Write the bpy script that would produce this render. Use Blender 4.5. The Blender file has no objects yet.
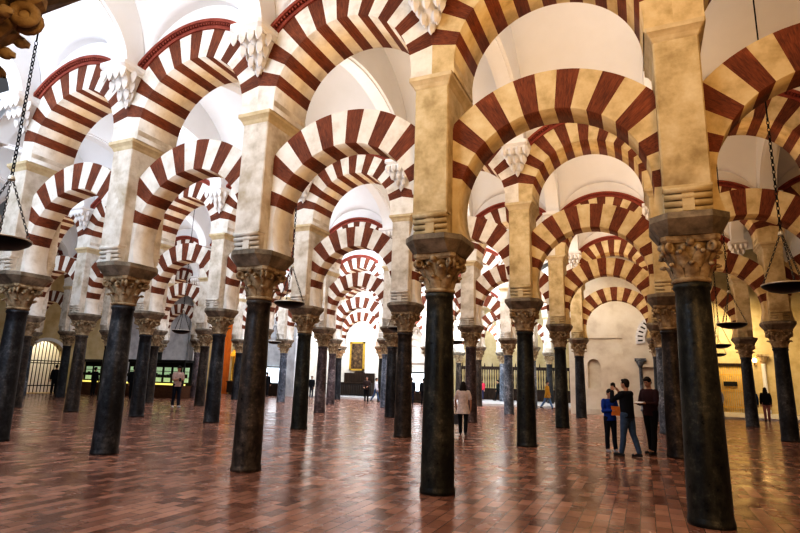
import bpy, bmesh, math, random
from mathutils import Vector, Matrix
random.seed(7)
PI = math.pi
C = bpy.context.scene.collection
sin, cos, sqrt = math.sin, math.cos, math.sqrt

# ------------------------------------------------------------------ layout
BAY = 3.5                     # column to column along an arcade (x)
AISLE = 6.75                  # arcade to arcade (y)
Y0 = 7.945                    # nearest full arcade
def rowy(k): return Y0 + AISLE * k
CAM = (2.8616, 0.0, 1.6216)

# ------------------------------------------------------------------ helpers
class MB:
    """collects geometry for ONE mesh object"""
    def __init__(s): s.v = []; s.f = []; s.m = []; s.sm = []; s.uv = {}
    def face(s, idx, mat=0, smooth=False, uv=None):
        s.f.append(idx); s.m.append(mat); s.sm.append(smooth)
        if uv: s.uv[len(s.f) - 1] = uv
    def add(s, verts, faces, mat=0, smooth=False):
        b = len(s.v); s.v += [tuple(p) for p in verts]
        for f in faces: s.face([b + i for i in f], mat, smooth)
    def box(s, x0, x1, y0, y1, z0, z1, mat=0, M=None):
        vs = [(x, y, z) for z in (z0, z1) for y in (y0, y1) for x in (x0, x1)]
        if M is not None: vs = [tuple(M @ Vector(p)) for p in vs]
        s.add(vs, [(0,2,3,1),(4,5,7,6),(0,1,5,4),(2,6,7,3),(0,4,6,2),(1,3,7,5)], mat)
    def cbox(s, x0, x1, y0, y1, z0, z1, c=.02, mat=0):
        """box with chamfered vertical edges"""
        s.loft([([(x0+c,y0),(x1-c,y0),(x1,y0+c),(x1,y1-c),(x1-c,y1),(x0+c,y1),(x0,y1-c),(x0,y0+c)], z) for z in (z0, z1)], mat)
    def loft(s, rings, mat=0, smooth=False, cap=True):
        b = len(s.v); n = len(rings[0][0])
        for pts, z in rings: s.v += [(p[0], p[1], z) for p in pts]
        for k in range(len(rings) - 1):
            for i in range(n):
                j = (i + 1) % n
                s.face([b+k*n+i, b+k*n+j, b+(k+1)*n+j, b+(k+1)*n+i], mat, smooth)
        if cap:
            s.face([b + i for i in reversed(range(n))], mat)
            s.face([b + (len(rings)-1)*n + i for i in range(n)], mat)
    def lathe(s, prof, n=32, mat=0, c=(0,0), smooth=True, cap=True):
        s.loft([([(c[0]+r*cos(2*PI*i/n), c[1]+r*sin(2*PI*i/n)) for i in range(n)], z) for r, z in prof], mat, smooth, cap)
    def tube(s, pts, r, n=8, mat=0, smooth=True, cap=True):
        pts = [Vector(p) for p in pts]
        rr = r if isinstance(r, (list, tuple)) else [r]*len(pts)
        b = len(s.v)
        up = None
        for k, p in enumerate(pts):
            d = (pts[min(k+1, len(pts)-1)] - pts[max(k-1, 0)])
            if d.length < 1e-9: d = Vector((0,0,1))
            d.normalize()
            if up is None:
                up = Vector((0,0,1)) if abs(d.z) < .9 else Vector((1,0,0))
            a = d.cross(up)
            if a.length < 1e-6: a = d.cross(Vector((0,1,0)))
            a.normalize(); e = a.cross(d); up = e
            for i in range(n):
                t = 2*PI*i/n
                s.v.append(tuple(p + rr[k]*(a*cos(t) + e*sin(t))))
        for k in range(len(pts)-1):
            for i in range(n):
                j = (i+1) % n
                s.face([b+k*n+i, b+k*n+j, b+(k+1)*n+j, b+(k+1)*n+i], mat, smooth)
        if cap:
            s.face([b+i for i in reversed(range(n))], mat); s.face([b+(len(pts)-1)*n+i for i in range(n)], mat)
    def ball(s, c, r, n=10, m=7, mat=0, smooth=True, M=None):
        if not isinstance(r, (tuple, list)): r = (r, r, r)
        vs = []; fs = []
        for k in range(1, m):
            ph = PI*k/m
            for i in range(n):
                t = 2*PI*i/n
                vs.append((r[0]*sin(ph)*cos(t), r[1]*sin(ph)*sin(t), r[2]*cos(ph)))
        vs += [(0,0,r[2]), (0,0,-r[2])]
        for k in range(m-2):
            for i in range(n):
                j = (i+1) % n
                fs.append((k*n+i, (k+1)*n+i, (k+1)*n+j, k*n+j))
        T = len(vs)-2; B = T+1
        for i in range(n):
            j = (i+1) % n
            fs.append((T, i, j)); fs.append((B, (m-2)*n+j, (m-2)*n+i))
        if M is not None: vs = [tuple(M @ Vector(p)) for p in vs]
        s.add([(p[0]+c[0], p[1]+c[1], p[2]+c[2]) for p in vs], fs, mat, smooth)
    def torus(s, c, R, r, n=14, m=6, mat=0, M=None):
        vs = []; fs = []
        for i in range(n):
            a = 2*PI*i/n
            for j in range(m):
                t = 2*PI*j/m
                vs.append(((R+r*cos(t))*cos(a), (R+r*cos(t))*sin(a), r*sin(t)))
        for i in range(n):
            for j in range(m):
                fs.append((i*m+j, ((i+1)%n)*m+j, ((i+1)%n)*m+(j+1)%m, i*m+(j+1)%m))
        if M is not None: vs = [tuple(M @ Vector(p)) for p in vs]
        s.add([(p[0]+c[0], p[1]+c[1], p[2]+c[2]) for p in vs], fs, mat, True)
    def prism(s, poly, y0, y1, mat=0):
        """polygon in (x,z) extruded along y"""
        n = len(poly)
        s.add([(x, y0, z) for x, z in poly] + [(x, y1, z) for x, z in poly],
              [tuple(range(n)), tuple(reversed(range(n, 2*n)))] + [(i+n, (i+1)%n+n, (i+1)%n, i) for i in range(n)], mat)
    def mesh(s, name, mats):
        me = bpy.data.meshes.new(name)
        me.from_pydata(s.v, [], s.f)
        me.polygons.foreach_set('material_index', s.m)
        me.polygons.foreach_set('use_smooth', s.sm)
        if s.uv:
            uvl = me.uv_layers.new(name='UVMap')
            for fi, us in s.uv.items():
                for li, u in zip(me.polygons[fi].loop_indices, us): uvl.data[li].uv = u
        for m in (mats if isinstance(mats, (list, tuple)) else [mats]): me.materials.append(m)
        bm = bmesh.new(); bm.from_mesh(me)
        bmesh.ops.recalc_face_normals(bm, faces=bm.faces)
        bm.to_mesh(me); bm.free()
        return me
    def build(s, name, mats, parent=None, loc=(0,0,0), rz=0):
        return put(name, s.mesh(name, mats), parent, loc, rz)
def put(name, me, parent=None, loc=(0,0,0), rz=0):
    o = bpy.data.objects.new(name, me); C.objects.link(o)
    o.location = loc; o.rotation_euler = (0, 0, rz)
    if parent is not None: o.parent = parent
    return o
def tag(o, label, cat, group=None):
    o['label'] = label; o['category'] = cat; o['kind'] = 'thing'
    if group: o['group'] = group
    return o
def thing(name, label, cat, loc=(0,0,0), rz=0, group=None):
    return tag(put(name, None, None, loc, rz), label, cat, group)
def struct(o): o['kind'] = 'structure'; return o

# ------------------------------------------------------------------ materials
def new_mat(name):
    m = bpy.data.materials.new(name); m.use_nodes = True
    nt = m.node_tree; b = nt.nodes['Principled BSDF']
    return m, nt, b
def N(nt, t, **kw):
    n = nt.nodes.new(t)
    for k, v in kw.items():
        if k in n.inputs: n.inputs[k].default_value = v
        else: setattr(n, k, v)
    return n
def ramp(nt, fac, stops):
    r = nt.nodes.new('ShaderNodeValToRGB')
    el = r.color_ramp.elements
    while len(el) < len(stops): el.new(.5)
    for e, (p, c) in zip(el, stops): e.position = p; e.color = (*c, 1)
    nt.links.new(fac, r.inputs[0]); return r.outputs[0]
def stone(name, cols, scale=3, rough=.7, detail=6, bump=.15, stain=None, vec='Object', stretch=(1,1,1), spec=.3, bscale=6):
    m, nt, b = new_mat(name); L = nt.links.new
    tc = N(nt, 'ShaderNodeTexCoord'); mp = N(nt, 'ShaderNodeMapping'); mp.inputs['Scale'].default_value = stretch
    oi = N(nt, 'ShaderNodeObjectInfo')
    ad = N(nt, 'ShaderNodeVectorMath', operation='ADD')
    sc = N(nt, 'ShaderNodeVectorMath', operation='SCALE'); sc.inputs['Scale'].default_value = 40
    cb = N(nt, 'ShaderNodeCombineXYZ'); L(oi.outputs['Random'], cb.inputs[0]); L(oi.outputs['Random'], cb.inputs[1])
    L(cb.outputs[0], sc.inputs[0])
    L(tc.outputs[vec], mp.inputs[0]); L(mp.outputs[0], ad.inputs[0]); L(sc.outputs[0], ad.inputs[1])
    n = N(nt, 'ShaderNodeTexNoise', Scale=scale, Detail=detail, Roughness=.62)
    L(ad.outputs[0], n.inputs['Vector'])
    k = len(cols)
    col = ramp(nt, n.outputs['Fac'], [(.3 + .4*i/max(1, k-1), c) for i, c in enumerate(cols)])
    if stain:
        n2 = N(nt, 'ShaderNodeTexNoise', Scale=scale*.45, Detail=4, Roughness=.7); L(ad.outputs[0], n2.inputs['Vector'])
        r2 = ramp(nt, n2.outputs['Fac'], [(.52, (0,0,0)), (.7, (1,1,1))])
        mx = N(nt, 'ShaderNodeMixRGB'); L(r2, mx.inputs[0]); L(col, mx.inputs[1]); mx.inputs[2].default_value = (*stain, 1)
        col = mx.outputs[0]
    L(col, b.inputs['Base Color']); b.inputs['Roughness'].default_value = rough
    b.inputs['Specular IOR Level'].default_value = spec
    if bump:
        nb = N(nt, 'ShaderNodeTexNoise', Scale=scale*bscale, Detail=6); L(ad.outputs[0], nb.inputs['Vector'])
        bp = N(nt, 'ShaderNodeBump', Strength=bump, Distance=.02); L(nb.outputs['Fac'], bp.inputs['Height']); L(bp.outputs[0], b.inputs['Normal'])
    return m
def plain(name, col, rough=.6, metal=0, emit=None, es=0):
    m, nt, b = new_mat(name)
    n = N(nt, 'ShaderNodeTexNoise', Scale=9.0, Detail=3)
    tc = N(nt, 'ShaderNodeTexCoord'); nt.links.new(tc.outputs['Object'], n.inputs['Vector'])
    c = ramp(nt, n.outputs['Fac'], [(.3, tuple(x*.8 for x in col)), (.7, tuple(min(1, x*1.12) for x in col))])
    nt.links.new(c, b.inputs['Base Color'])
    b.inputs['Roughness'].default_value = rough; b.inputs['Metallic'].default_value = metal
    if emit: b.inputs['Emission Color'].default_value = (*emit, 1); b.inputs['Emission Strength'].default_value = es
    return m

M = {}
M['plaster'] = stone('white_plaster', [(.72,.70,.68),(.80,.79,.77)], scale=1.2, rough=.8, bump=.05)
M['wall'] = stone('aged_wall_plaster', [(.56,.50,.42),(.68,.63,.54),(.74,.70,.62)], scale=1.1, rough=.85, bump=.1)
M['vault'] = stone('vault_plaster', [(.74,.73,.71),(.80,.79,.78)], scale=.6, rough=.9, bump=0, vec='Object')
M['pier'] = stone('weathered_pier_stone', [(.43,.38,.30),(.64,.59,.51),(.76,.73,.66)], scale=2.6, rough=.8, bump=.3, stain=(.42,.35,.25))
M['cream'] = stone('cream_voussoir_stone', [(.58,.53,.45),(.74,.70,.63),(.82,.79,.73)], scale=3, rough=.8, bump=.2)
M['cream_warm_lit'] = stone('warm_lit_voussoir_stone', [(.44,.34,.18),(.62,.50,.30),(.70,.60,.40)], scale=3, rough=.8, bump=.2)  # cream stone of the right-hand arches, warm light put into its colour
M['pier_warm_lit'] = stone('warm_lit_pier_stone', [(.36,.28,.15),(.56,.46,.28),(.68,.59,.41)], scale=2.6, rough=.8, bump=.3, stain=(.34,.26,.14))  # right-hand piers: same stone, tinted for the warm light on it
M['cap'] = stone('capital_limestone', [(.16,.11,.06),(.38,.29,.18),(.60,.51,.36)], scale=6, rough=.75, bump=.4)
M['block'] = stone('dark_impost_stone', [(.11,.095,.07),(.24,.205,.155),(.38,.33,.26)], scale=4, rough=.7, bump=.3)
M['gold'] = stone('moulding_stone', [(.5,.4,.24),(.68,.58,.4)], scale=4, rough=.8, bump=.15)
def red_mat():
    m, nt, b = new_mat('red_brick_voussoir'); L = nt.links.new
    uv = N(nt, 'ShaderNodeUVMap'); mp = N(nt, 'ShaderNodeMapping'); mp.inputs['Scale'].default_value = (26, 2.5, 1)
    L(uv.outputs[0], mp.inputs[0])
    n = N(nt, 'ShaderNodeTexNoise', Scale=1.6, Detail=5, Roughness=.7); L(mp.outputs[0], n.inputs['Vector'])
    tc = N(nt, 'ShaderNodeTexCoord'); n2 = N(nt, 'ShaderNodeTexNoise', Scale=2.5, Detail=5); L(tc.outputs['Object'], n2.inputs['Vector'])
    c1 = ramp(nt, n.outputs['Fac'], [(.28, (.075,.022,.009)), (.5, (.175,.052,.020)), (.66, (.25,.085,.036)), (.8, (.40,.19,.10))])
    c2 = ramp(nt, n2.outputs['Fac'], [(.3, (.65,.6,.6)), (.7, (1.15,1.1,1.1))])
    mx = N(nt, 'ShaderNodeMixRGB', blend_type='MULTIPLY'); mx.inputs[0].default_value = 1; L(c1, mx.inputs[1]); L(c2, mx.inputs[2])
    L(mx.outputs[0], b.inputs['Base Color']); b.inputs['Roughness'].default_value = .75
    bp = N(nt, 'ShaderNodeBump', Strength=.25, Distance=.02); L(n.outputs['Fac'], bp.inputs['Height']); L(bp.outputs[0], b.inputs['Normal'])
    return m
M['red'] = red_mat()
M['dentil'] = stone('red_dentil_moulding', [(.20,.05,.035),(.32,.09,.06)], scale=5, rough=.8, bump=.1)
def marble(name, cols, rough=.36, vein=(.25,.24,.2)):
    m = stone(name, cols, scale=3.2, rough=rough, bump=.25, stretch=(1,1,.55), spec=.4, stain=vein, bscale=7)
    nt = m.node_tree; b = nt.nodes['Principled BSDF']; L = nt.links.new
    src = b.inputs['Base Color'].links[0].from_socket
    tc = N(nt, 'ShaderNodeTexCoord'); n = N(nt, 'ShaderNodeTexNoise', Scale=11.0, Detail=8, Roughness=.8); L(tc.outputs['Object'], n.inputs['Vector'])
    c = ramp(nt, n.outputs['Fac'], [(.40, (.45,.45,.45)), (.56, (1,1,1)), (.66, (2.4,2.3,2.1))])
    mx = N(nt, 'ShaderNodeMixRGB', blend_type='MULTIPLY'); mx.inputs[0].default_value = 1; L(src, mx.inputs[1]); L(c, mx.inputs[2]); L(mx.outputs[0], b.inputs['Base Color'])
    mr = N(nt, 'ShaderNodeMapRange'); mr.inputs['From Min'].default_value = .35; mr.inputs['From Max'].default_value = .65; mr.inputs['To Min'].default_value = rough-.1; mr.inputs['To Max'].default_value = rough+.25
    L(n.outputs['Fac'], mr.inputs['Value']); L(mr.outputs[0], b.inputs['Roughness'])
    return m
M['marble'] = [marble('black_green_marble', [(.006,.007,.006),(.022,.024,.02),(.06,.06,.048)], vein=(.10,.095,.07)),
               marble('brown_grey_marble', [(.014,.010,.008),(.05,.038,.03),(.11,.085,.066)], vein=(.16,.13,.10)),
               marble('dark_slate_marble', [(.008,.009,.011),(.028,.03,.034),(.06,.062,.07)], vein=(.12,.12,.12)),
               marble('violet_grey_marble', [(.045,.03,.03),(.11,.08,.08),(.2,.16,.16)], vein=(.26,.22,.22)),
               marble('blue_grey_marble', [(.05,.06,.075),(.13,.15,.18),(.26,.28,.32)], vein=(.34,.36,.4))]
M['iron'] = plain('blackened_bronze', (.012,.013,.012), .35, .7)
M['rim'] = plain('worn_brass_rim', (.62,.60,.52), .4, .6)
M['chain'] = plain('dull_steel_chain', (.10,.095,.085), .45, .7)
M['bulb'] = plain('warm_bulb', (1,.8,.5), .5, 0, (1,.62,.28), 6)

def floor_mat():
    m, nt, b = new_mat('terracotta_floor_tiles'); L = nt.links.new
    tc = N(nt, 'ShaderNodeTexCoord'); mp = N(nt, 'ShaderNodeMapping'); mp.inputs['Rotation'].default_value = (0,0,PI/2)
    L(tc.outputs['Object'], mp.inputs[0])
    br = N(nt, 'ShaderNodeTexBrick', Scale=1.0); br.inputs['Brick Width'].default_value = .34; br.inputs['Row Height'].default_value = .17
    br.inputs['Mortar Size'].default_value = .006; br.inputs['Mortar Smooth'].default_value = .3; br.inputs['Bias'].default_value = 0
    br.inputs['Color1'].default_value = (.17,.074,.048,1); br.inputs['Color2'].default_value = (.46,.25,.175,1); br.inputs['Mortar'].default_value = (.12,.065,.045,1)
    L(mp.outputs[0], br.inputs['Vector'])
    n = N(nt, 'ShaderNodeTexNoise', Scale=.7, Detail=6, Roughness=.65); L(tc.outputs['Object'], n.inputs['Vector'])
    c = ramp(nt, n.outputs['Fac'], [(.3, (.55,.5,.5)), (.52, (1,1,1)), (.72, (1.3,1.3,1.3))])
    mx = N(nt, 'ShaderNodeMixRGB', blend_type='MULTIPLY'); mx.inputs[0].default_value = .9; L(br.outputs['Color'], mx.inputs[1]); L(c, mx.inputs[2])
    L(mx.outputs[0], b.inputs['Base Color'])
    n2 = N(nt, 'ShaderNodeTexNoise', Scale=2.2, Detail=5); L(tc.outputs['Object'], n2.inputs['Vector'])
    mr = N(nt, 'ShaderNodeMapRange'); mr.inputs['From Min'].default_value = .3; mr.inputs['From Max'].default_value = .7
    mr.inputs['To Min'].default_value = .13; mr.inputs['To Max'].default_value = .30
    L(n2.outputs['Fac'], mr.inputs['Value']); L(mr.outputs[0], b.inputs['Roughness'])
    b.inputs['Specular IOR Level'].default_value = .55
    n3 = N(nt, 'ShaderNodeTexNoise', Scale=3.0, Detail=3); L(tc.outputs['Object'], n3.inputs['Vector'])
    ma = N(nt, 'ShaderNodeMath', operation='MULTIPLY_ADD'); ma.inputs[1].default_value = -.6
    L(br.outputs['Fac'], ma.inputs[0]); L(n3.outputs['Fac'], ma.inputs[2])
    bp = N(nt, 'ShaderNodeBump', Strength=.16, Distance=.02); L(ma.outputs[0], bp.inputs['Height']); L(bp.outputs[0], b.inputs['Normal'])
    return m
M['floor'] = floor_mat()

# ------------------------------------------------------------------ column parts (shared meshes, base at z = 0)
NECK = 2.937
def shaft_mesh(mat):
    m = MB(); prof = [(.262,.0),(.262,.05),(.25,.09)]
    for i in range(13):
        t = i/12; prof.append((.249 - .046*t**1.25, .10 + 2.74*t))
    prof += [(.222,2.86),(.228,2.89),(.222,2.92),(.208,NECK)]
    m.lathe(prof, 36); return m.mesh('shaft', mat)
SHAFT = [shaft_mesh(m) for m in M['marble']]
def capital_mesh():
    m = MB(); z0 = NECK
    bell = lambda z: .20 + .105*max(0, (z-.1)/.42)**1.8
    m.lathe([(bell(z), z0+z) for z in (0,.08,.16,.24,.32,.40,.46,.50)], 28)
    m.lathe([(.215,z0),(.24,z0+.02),(.24,z0+.045),(.215,z0+.065)], 28)
    for r, (zb, h, n, ph, w) in enumerate([(.05,.20,8,0,.085),(.18,.22,8,PI/8,.09)]):
        for k in range(n):
            a = 2*PI*k/n + ph; ca, sa = cos(a), sin(a)
            rows = []
            for t, o, ww in [(0,.0,.8),(.3,.022,1),(.6,.035,.95),(.82,.06,.8),(.95,.095,.6),(.93,.122,.42),(.80,.128,.3)]:
                z = zb + h*t; R = bell(z) + o
                rows.append([(R*(1-.0)+e, s_*w*ww, z0+z) for s_, e in ((-1,-.012),(-.5,.012),(0,.026),(.5,.012),(1,-.012))])
            vs = [(p[0]*ca-p[1]*sa, p[0]*sa+p[1]*ca, p[2]) for row in rows for p in row]
            q = len(rows[0])
            fs = [(i*q+j, i*q+j+1, (i+1)*q+j+1, (i+1)*q+j) for i in range(len(rows)-1) for j in range(q-1)]
            m.add(vs, fs, 0, True)
            Rt = bell(zb+h*.9)+.105
            m.ball((Rt*ca, Rt*sa, z0+zb+h*.88), (.036,.036,.03), 8, 5)
    for k in range(4):
        a = PI/4 + k*PI/2
        Mx = Matrix.Rotation(a, 3, 'Z') @ Matrix.Rotation(PI/2, 3, 'X')
        R = .375
        for d in (-.035,.035):
            c = (R*cos(a)-d*sin(a), R*sin(a)+d*cos(a), z0+.44)
            m.torus(c, .05, .026, 12, 6, 0, Mx)
        m.ball((R*cos(a), R*sin(a), z0+.44), .045, 8, 5)
        m.tube([(bell(.2)*cos(a), bell(.2)*sin(a), z0+.22),(.28*cos(a),.28*sin(a),z0+.36),(.355*cos(a),.355*sin(a),z0+.49)], [.03,.04,.045], 6)
        b_ = k*PI/2
        m.ball((.325*cos(b_), .325*sin(b_), z0+.50), (.055,.055,.05), 8, 6)
        for s_ in (-1, 1):
            cc = b_ + s_*.28
            m.ball((.315*cos(cc), .315*sin(cc), z0+.43), .038, 8, 5)
    return m.mesh('capital', M['cap'])
CAPITAL = capital_mesh()
def abacus_mesh():
    m = MB(); pts = []
    for k in range(4):
        a = PI/4 + k*PI/2; b_ = a + PI/4
        pts += [(.445*cos(a-.10), .445*sin(a-.10)), (.445*cos(a+.10), .445*sin(a+.10)), (.335*cos(b_-.25), .335*sin(b_-.25)), (.325*cos(b_), .325*sin(b_)), (.335*cos(b_+.25), .335*sin(b_+.25))]
    sc = lambda f: [(x*f, y*f) for x, y in pts]
    m.loft([(sc(.92), NECK+.50), (sc(1), NECK+.53), (sc(1), NECK+.585)]); return m.mesh('abacus', M['cap'])
ABACUS = abacus_mesh()
def cham(hx, hy, c): return [(-hx+c,-hy),(hx-c,-hy),(hx,-hy+c),(hx,hy-c),(hx-c,hy),(-hx+c,hy),(-hx,hy-c),(-hx,-hy+c)]
BZ = 3.78
def block_mesh(mat):
    m = MB()
    m.loft([(cham(.35,.36,.10), 3.522), (cham(.45,.53,.20), 3.68), (cham(.46,.55,.21), 3.70), (cham(.46,.55,.21), BZ)])
    return m.mesh('impost_block', mat)
BLOCK = block_mesh(M['block'])
# pier: pillar + lateral springer + modillions (front, back) + cornice
def pillar_mesh(mat):
    m = MB()
    m.cbox(-.28,.28,-.52,.52, 4.12, 6.22, .018)
    m.cbox(-.28,.28,-.36,.36, BZ, 4.12, .015)
    m.cbox(-.372,.372,-.51,.51, 6.40, 6.62, .015)
    return m.mesh('pillar', mat)
PILLAR = pillar_mesh(M['pier']); PILLAR_WARM = pillar_mesh(M['pier_warm_lit'])
def modillion_mesh(mat):
    m = MB()     # stack of rolls stepping inward toward the bottom, plain band in the middle; front face toward -y
    for k in range(4):
        z = 4.075 - .085*k; y = -.50 + .02*k
        m.tube([(-.275, y, z), (.275, y, z)], .040, 10)
        m.box(-.272, .272, y+.03, -.34, z-.045, z+.045)
    m.prism([(-.07,BZ+.02),(.07,BZ+.02),(.07,4.12),(-.07,4.12)], -.505, -.40)
    m.box(-.285,.285,-.525,-.34,4.10,4.14)
    return m.mesh('modillion', mat)
MODILLION = modillion_mesh(M['pier']); MODILLION_WARM = modillion_mesh(M['pier_warm_lit'])
def cornice_mesh():
    m = MB(); prof = [(.0,6.20),(.015,6.225),(.03,6.27),(.06,6.31),(.085,6.335),(.085,6.40)]
    m.loft([(cham(.28+o,.52+o,.015), z) for o, z in prof]); return m.mesh('cornice', M['gold'])
CORNICE = cornice_mesh()

# ------------------------------------------------------------------ arches
def ring_pts(R, cl, zc, a): 
    r = R
    c = abs(cos(a))
    if c*r > cl: r = cl/c
    return r*cos(a), zc + r*sin(a)
def arch_mesh(name, zc, Ri, Ro, cl, hy, a0, a1, n, step, phase, zbot, plain_i=2):
    """voussoir ring: alternating red / cream wedges, plain springers below; local x = 0 at mid bay"""
    m = MB()
    def wedge(t0, t1, mat, sub=3):
        b = len(m.v)
        for i in range(sub+1):
            t = t0 + (t1-t0)*i/sub
            xi, zi = Ri*cos(t), zc + Ri*sin(t); xo, zo = ring_pts(Ro, cl, zc, t)
            m.v += [(xi,-hy,zi),(xo,-hy,zo),(xo,hy,zo),(xi,hy,zi)]
        def U(t): return t*Ri/ .8
        for i in range(sub):
            q = b + 4*i; ta = t0+(t1-t0)*i/sub; tb = t0+(t1-t0)*(i+1)/sub
            m.face([q+0,q+4,q+5,q+1], mat, False, [(U(ta),0),(U(tb),0),(U(tb),.8),(U(ta),.8)])
            m.face([q+1,q+5,q+6,q+2], mat, False, [(U(ta),0),(U(tb),0),(U(tb),.8),(U(ta),.8)])
            m.face([q+2,q+6,q+7,q+3], mat, False, [(U(ta),0),(U(tb),0),(U(tb),.8),(U(ta),.8)])
            m.face([q+3,q+7,q+4,q+0], mat, True, [(U(ta),0),(U(tb),0),(U(tb),.8),(U(ta),.8)])
    # edges
    st = math.radians(step); c0 = PI/2 + math.radians(phase)
    k0 = -(n//2)
    lo = c0 + (k0-.5)*st; hi = c0 + (n//2+.5)*st
    for k in range(k0, n//2+1):
        wedge(c0+(k-.5)*st, c0+(k+.5)*st, 1 if k % 2 == 0 else 0)
    ab = math.asin((zbot-zc)/Ri)
    wedge(ab, lo, plain_i, 8); wedge(hi, PI-ab, plain_i, 8)
    return m
ARCH_MATS = [M['cream'], M['red'], M['cream'], M['pier']]
ARCH_MATS_WARM = [M['cream_warm_lit'], M['red'], M['cream_warm_lit'], M['pier_warm_lit']]
def lower_mesh(phase, mats=None): return arch_mesh('voussoir_ring', 4.25, 1.385, 2.01, 1.475, .26, 0,0, 17, 9.55, phase, BZ).mesh('voussoir_ring', mats or ARCH_MATS)
def upper_mesh(phase, mats=None): return arch_mesh('voussoir_ring', 6.58, 1.38, 2.0, 1.75, .52, 0,0, 17, 9.1, phase, 6.40).mesh('voussoir_ring', mats or ARCH_MATS)
LOWER = {p: lower_mesh(p) for p in (0, -6.5, 3, -9.55)}
UPPER = {p: upper_mesh(p) for p in (0,)}
LOWER_WARM = {p: lower_mesh(p, ARCH_MATS_WARM) for p in LOWER}; UPPER_WARM = {0: upper_mesh(0, ARCH_MATS_WARM)}
def dentil_mesh():
    m = MB(); zc = 6.58; n = 44; L = math.radians(41)
    def band(r0, r1, hy):
        b = len(m.v)
        for i in range(n+1):
            t = L + (PI-2*L)*i/n
            for r, y in ((r0,-hy),(r1,-hy),(r1,hy),(r0,hy)): m.v.append((r*cos(t), y, zc+r*sin(t)))
        for i in range(n):
            q = b+4*i
            for j in range(4): m.face([q+j, q+4+j, q+4+(j+1)%4, q+(j+1)%4], 0)
    band(1.985, 2.055, .555); band(2.055, 2.10, .53); band(2.10, 2.165, .63)
    for i in range(50):
        t = L + (PI-2*L)*(i+.5)/50
        Mx = Matrix.Translation((0,0,zc)) @ Matrix.Rotation(-(t-PI/2), 4, 'Y')
        m.box(-.018,.018,-.60,.60,2.052,2.103,0,Mx)
    return m.mesh('dentil_moulding', M['dentil'])
DENTIL = dentil_mesh()
def spandrel_mesh():
    """thin wall of one bay above the voussoirs"""
    m = MB(); zc = 6.58; n = 24; top = 10.9
    pts = []
    for i in range(n+1):
        t = math.radians(28.9) + (PI-2*math.radians(28.9))*i/n
        x, z = ring_pts(1.995, 1.75, zc, t); pts.append((x, z))
    for y in (-.47, .47):
        b = len(m.v)
        for x, z in pts: m.v += [(x,y,z),(x,y,top)]
        for i in range(n): m.face([b+2*i, b+2*i+2, b+2*i+3, b+2*i+1])
    return m.mesh('upper_wall', M['plaster'])
SPANDREL = spandrel_mesh()
def corbel_mesh():
    """white stalactite bracket; wall plane at y = 0, grows toward -y"""
    m = MB()
    W_ = lambda w, d, c=.05: [(-w,0),(-w,-d+c),(-w+c,-d),(w-c,-d),(w,-d+c),(w,0)]
    m.loft([(W_(.31,.50), 7.80), (W_(.31,.50), 7.84), (W_(.365,.58), 7.90), (W_(.365,.58), 7.99)])
    m.loft([(W_(.035,.05,.01), 7.20), (W_(.10,.13), 7.38), (W_(.18,.28), 7.58), (W_(.27,.45), 7.80)])
    def cell(x, y, z, r, h):   # hanging muqarnas cell: small arched block with a pointed drop
        p = lambda q: [(x+q*r*cos(PI/4+PI/2*i+PI/4), y+q*r*sin(PI/4+PI/2*i+PI/4)) for i in range(4)]
        m.loft([(p(.15), z-h), (p(.75), z-h*.55), (p(1.0), z-h*.2), (p(1.0), z+h*.35), (p(.7), z+h*.6)])
    for z, w, d, n, r, h in ((7.74,.285,.49,4,.078,.15),(7.56,.19,.33,3,.075,.15),(7.39,.105,.19,2,.066,.14),(7.24,.0,.085,1,.06,.12)):
        for i in range(n):
            x = 0 if n == 1 else -w + 2*w*i/(n-1)
            cell(x, -d, z, r, h)
            if n > 1 and i in (0, n-1): cell(x*1.02, -d*.45, z+.02, r, h)
    return m.mesh('bracket', M['plaster'])
CORBEL = corbel_mesh()

# ------------------------------------------------------------------ ordinals for labels
ORD = ['first','second','third','fourth','fifth','sixth','seventh','eighth','ninth','tenth','eleventh','twelfth','thirteenth','fourteenth']
ROWN = {-1:'right beside the camera', 0:'the nearest arcade', 1:'the second arcade', 2:'the third arcade', 3:'the fourth arcade', 4:'the fifth arcade', 5:'the farthest arcade'}
# column indices present in each arcade (x = -3.5*i); left in the picture is large i
ROWS = {-1:(0,0), 0:(-2,3), 1:(-2,6), 2:(-3,9), 3:(-2,8), 4:(1,5), 5:(1,4)}
SKIP = set()
def colmat(k, i):
    spec = {(0,3):2,(0,2):2,(0,1):1,(0,0):0,(0,-1):0,(1,0):0,(1,1):1,(1,2):0,(1,3):2,(1,4):2,(1,-1):1,(1,5):1,(1,6):1,
            (2,0):0,(2,1):3,(2,2):2,(2,3):3,(2,5):1,(2,6):1,(2,-2):2,(3,0):2,(3,1):4,(3,2):4,(3,3):4,(3,4):3,(3,5):4,(3,-2):2,(3,6):2}
    return spec.get((k,i), [0,1,2,3,4][(i*7+k*3) % 5])
MATN = ['black-green marble','brown-grey marble','dark slate marble','violet-grey marble','pale blue-grey marble']
BAYS = []
HIDDEN_CORBELS = {0:(-1,-2),1:(6,4,-1,-2),2:(9,8,7,6,4,3,1,-3),3:(8,6,4,2,-1),4:(5,4,2,1)}   # wholly out of sight
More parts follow.
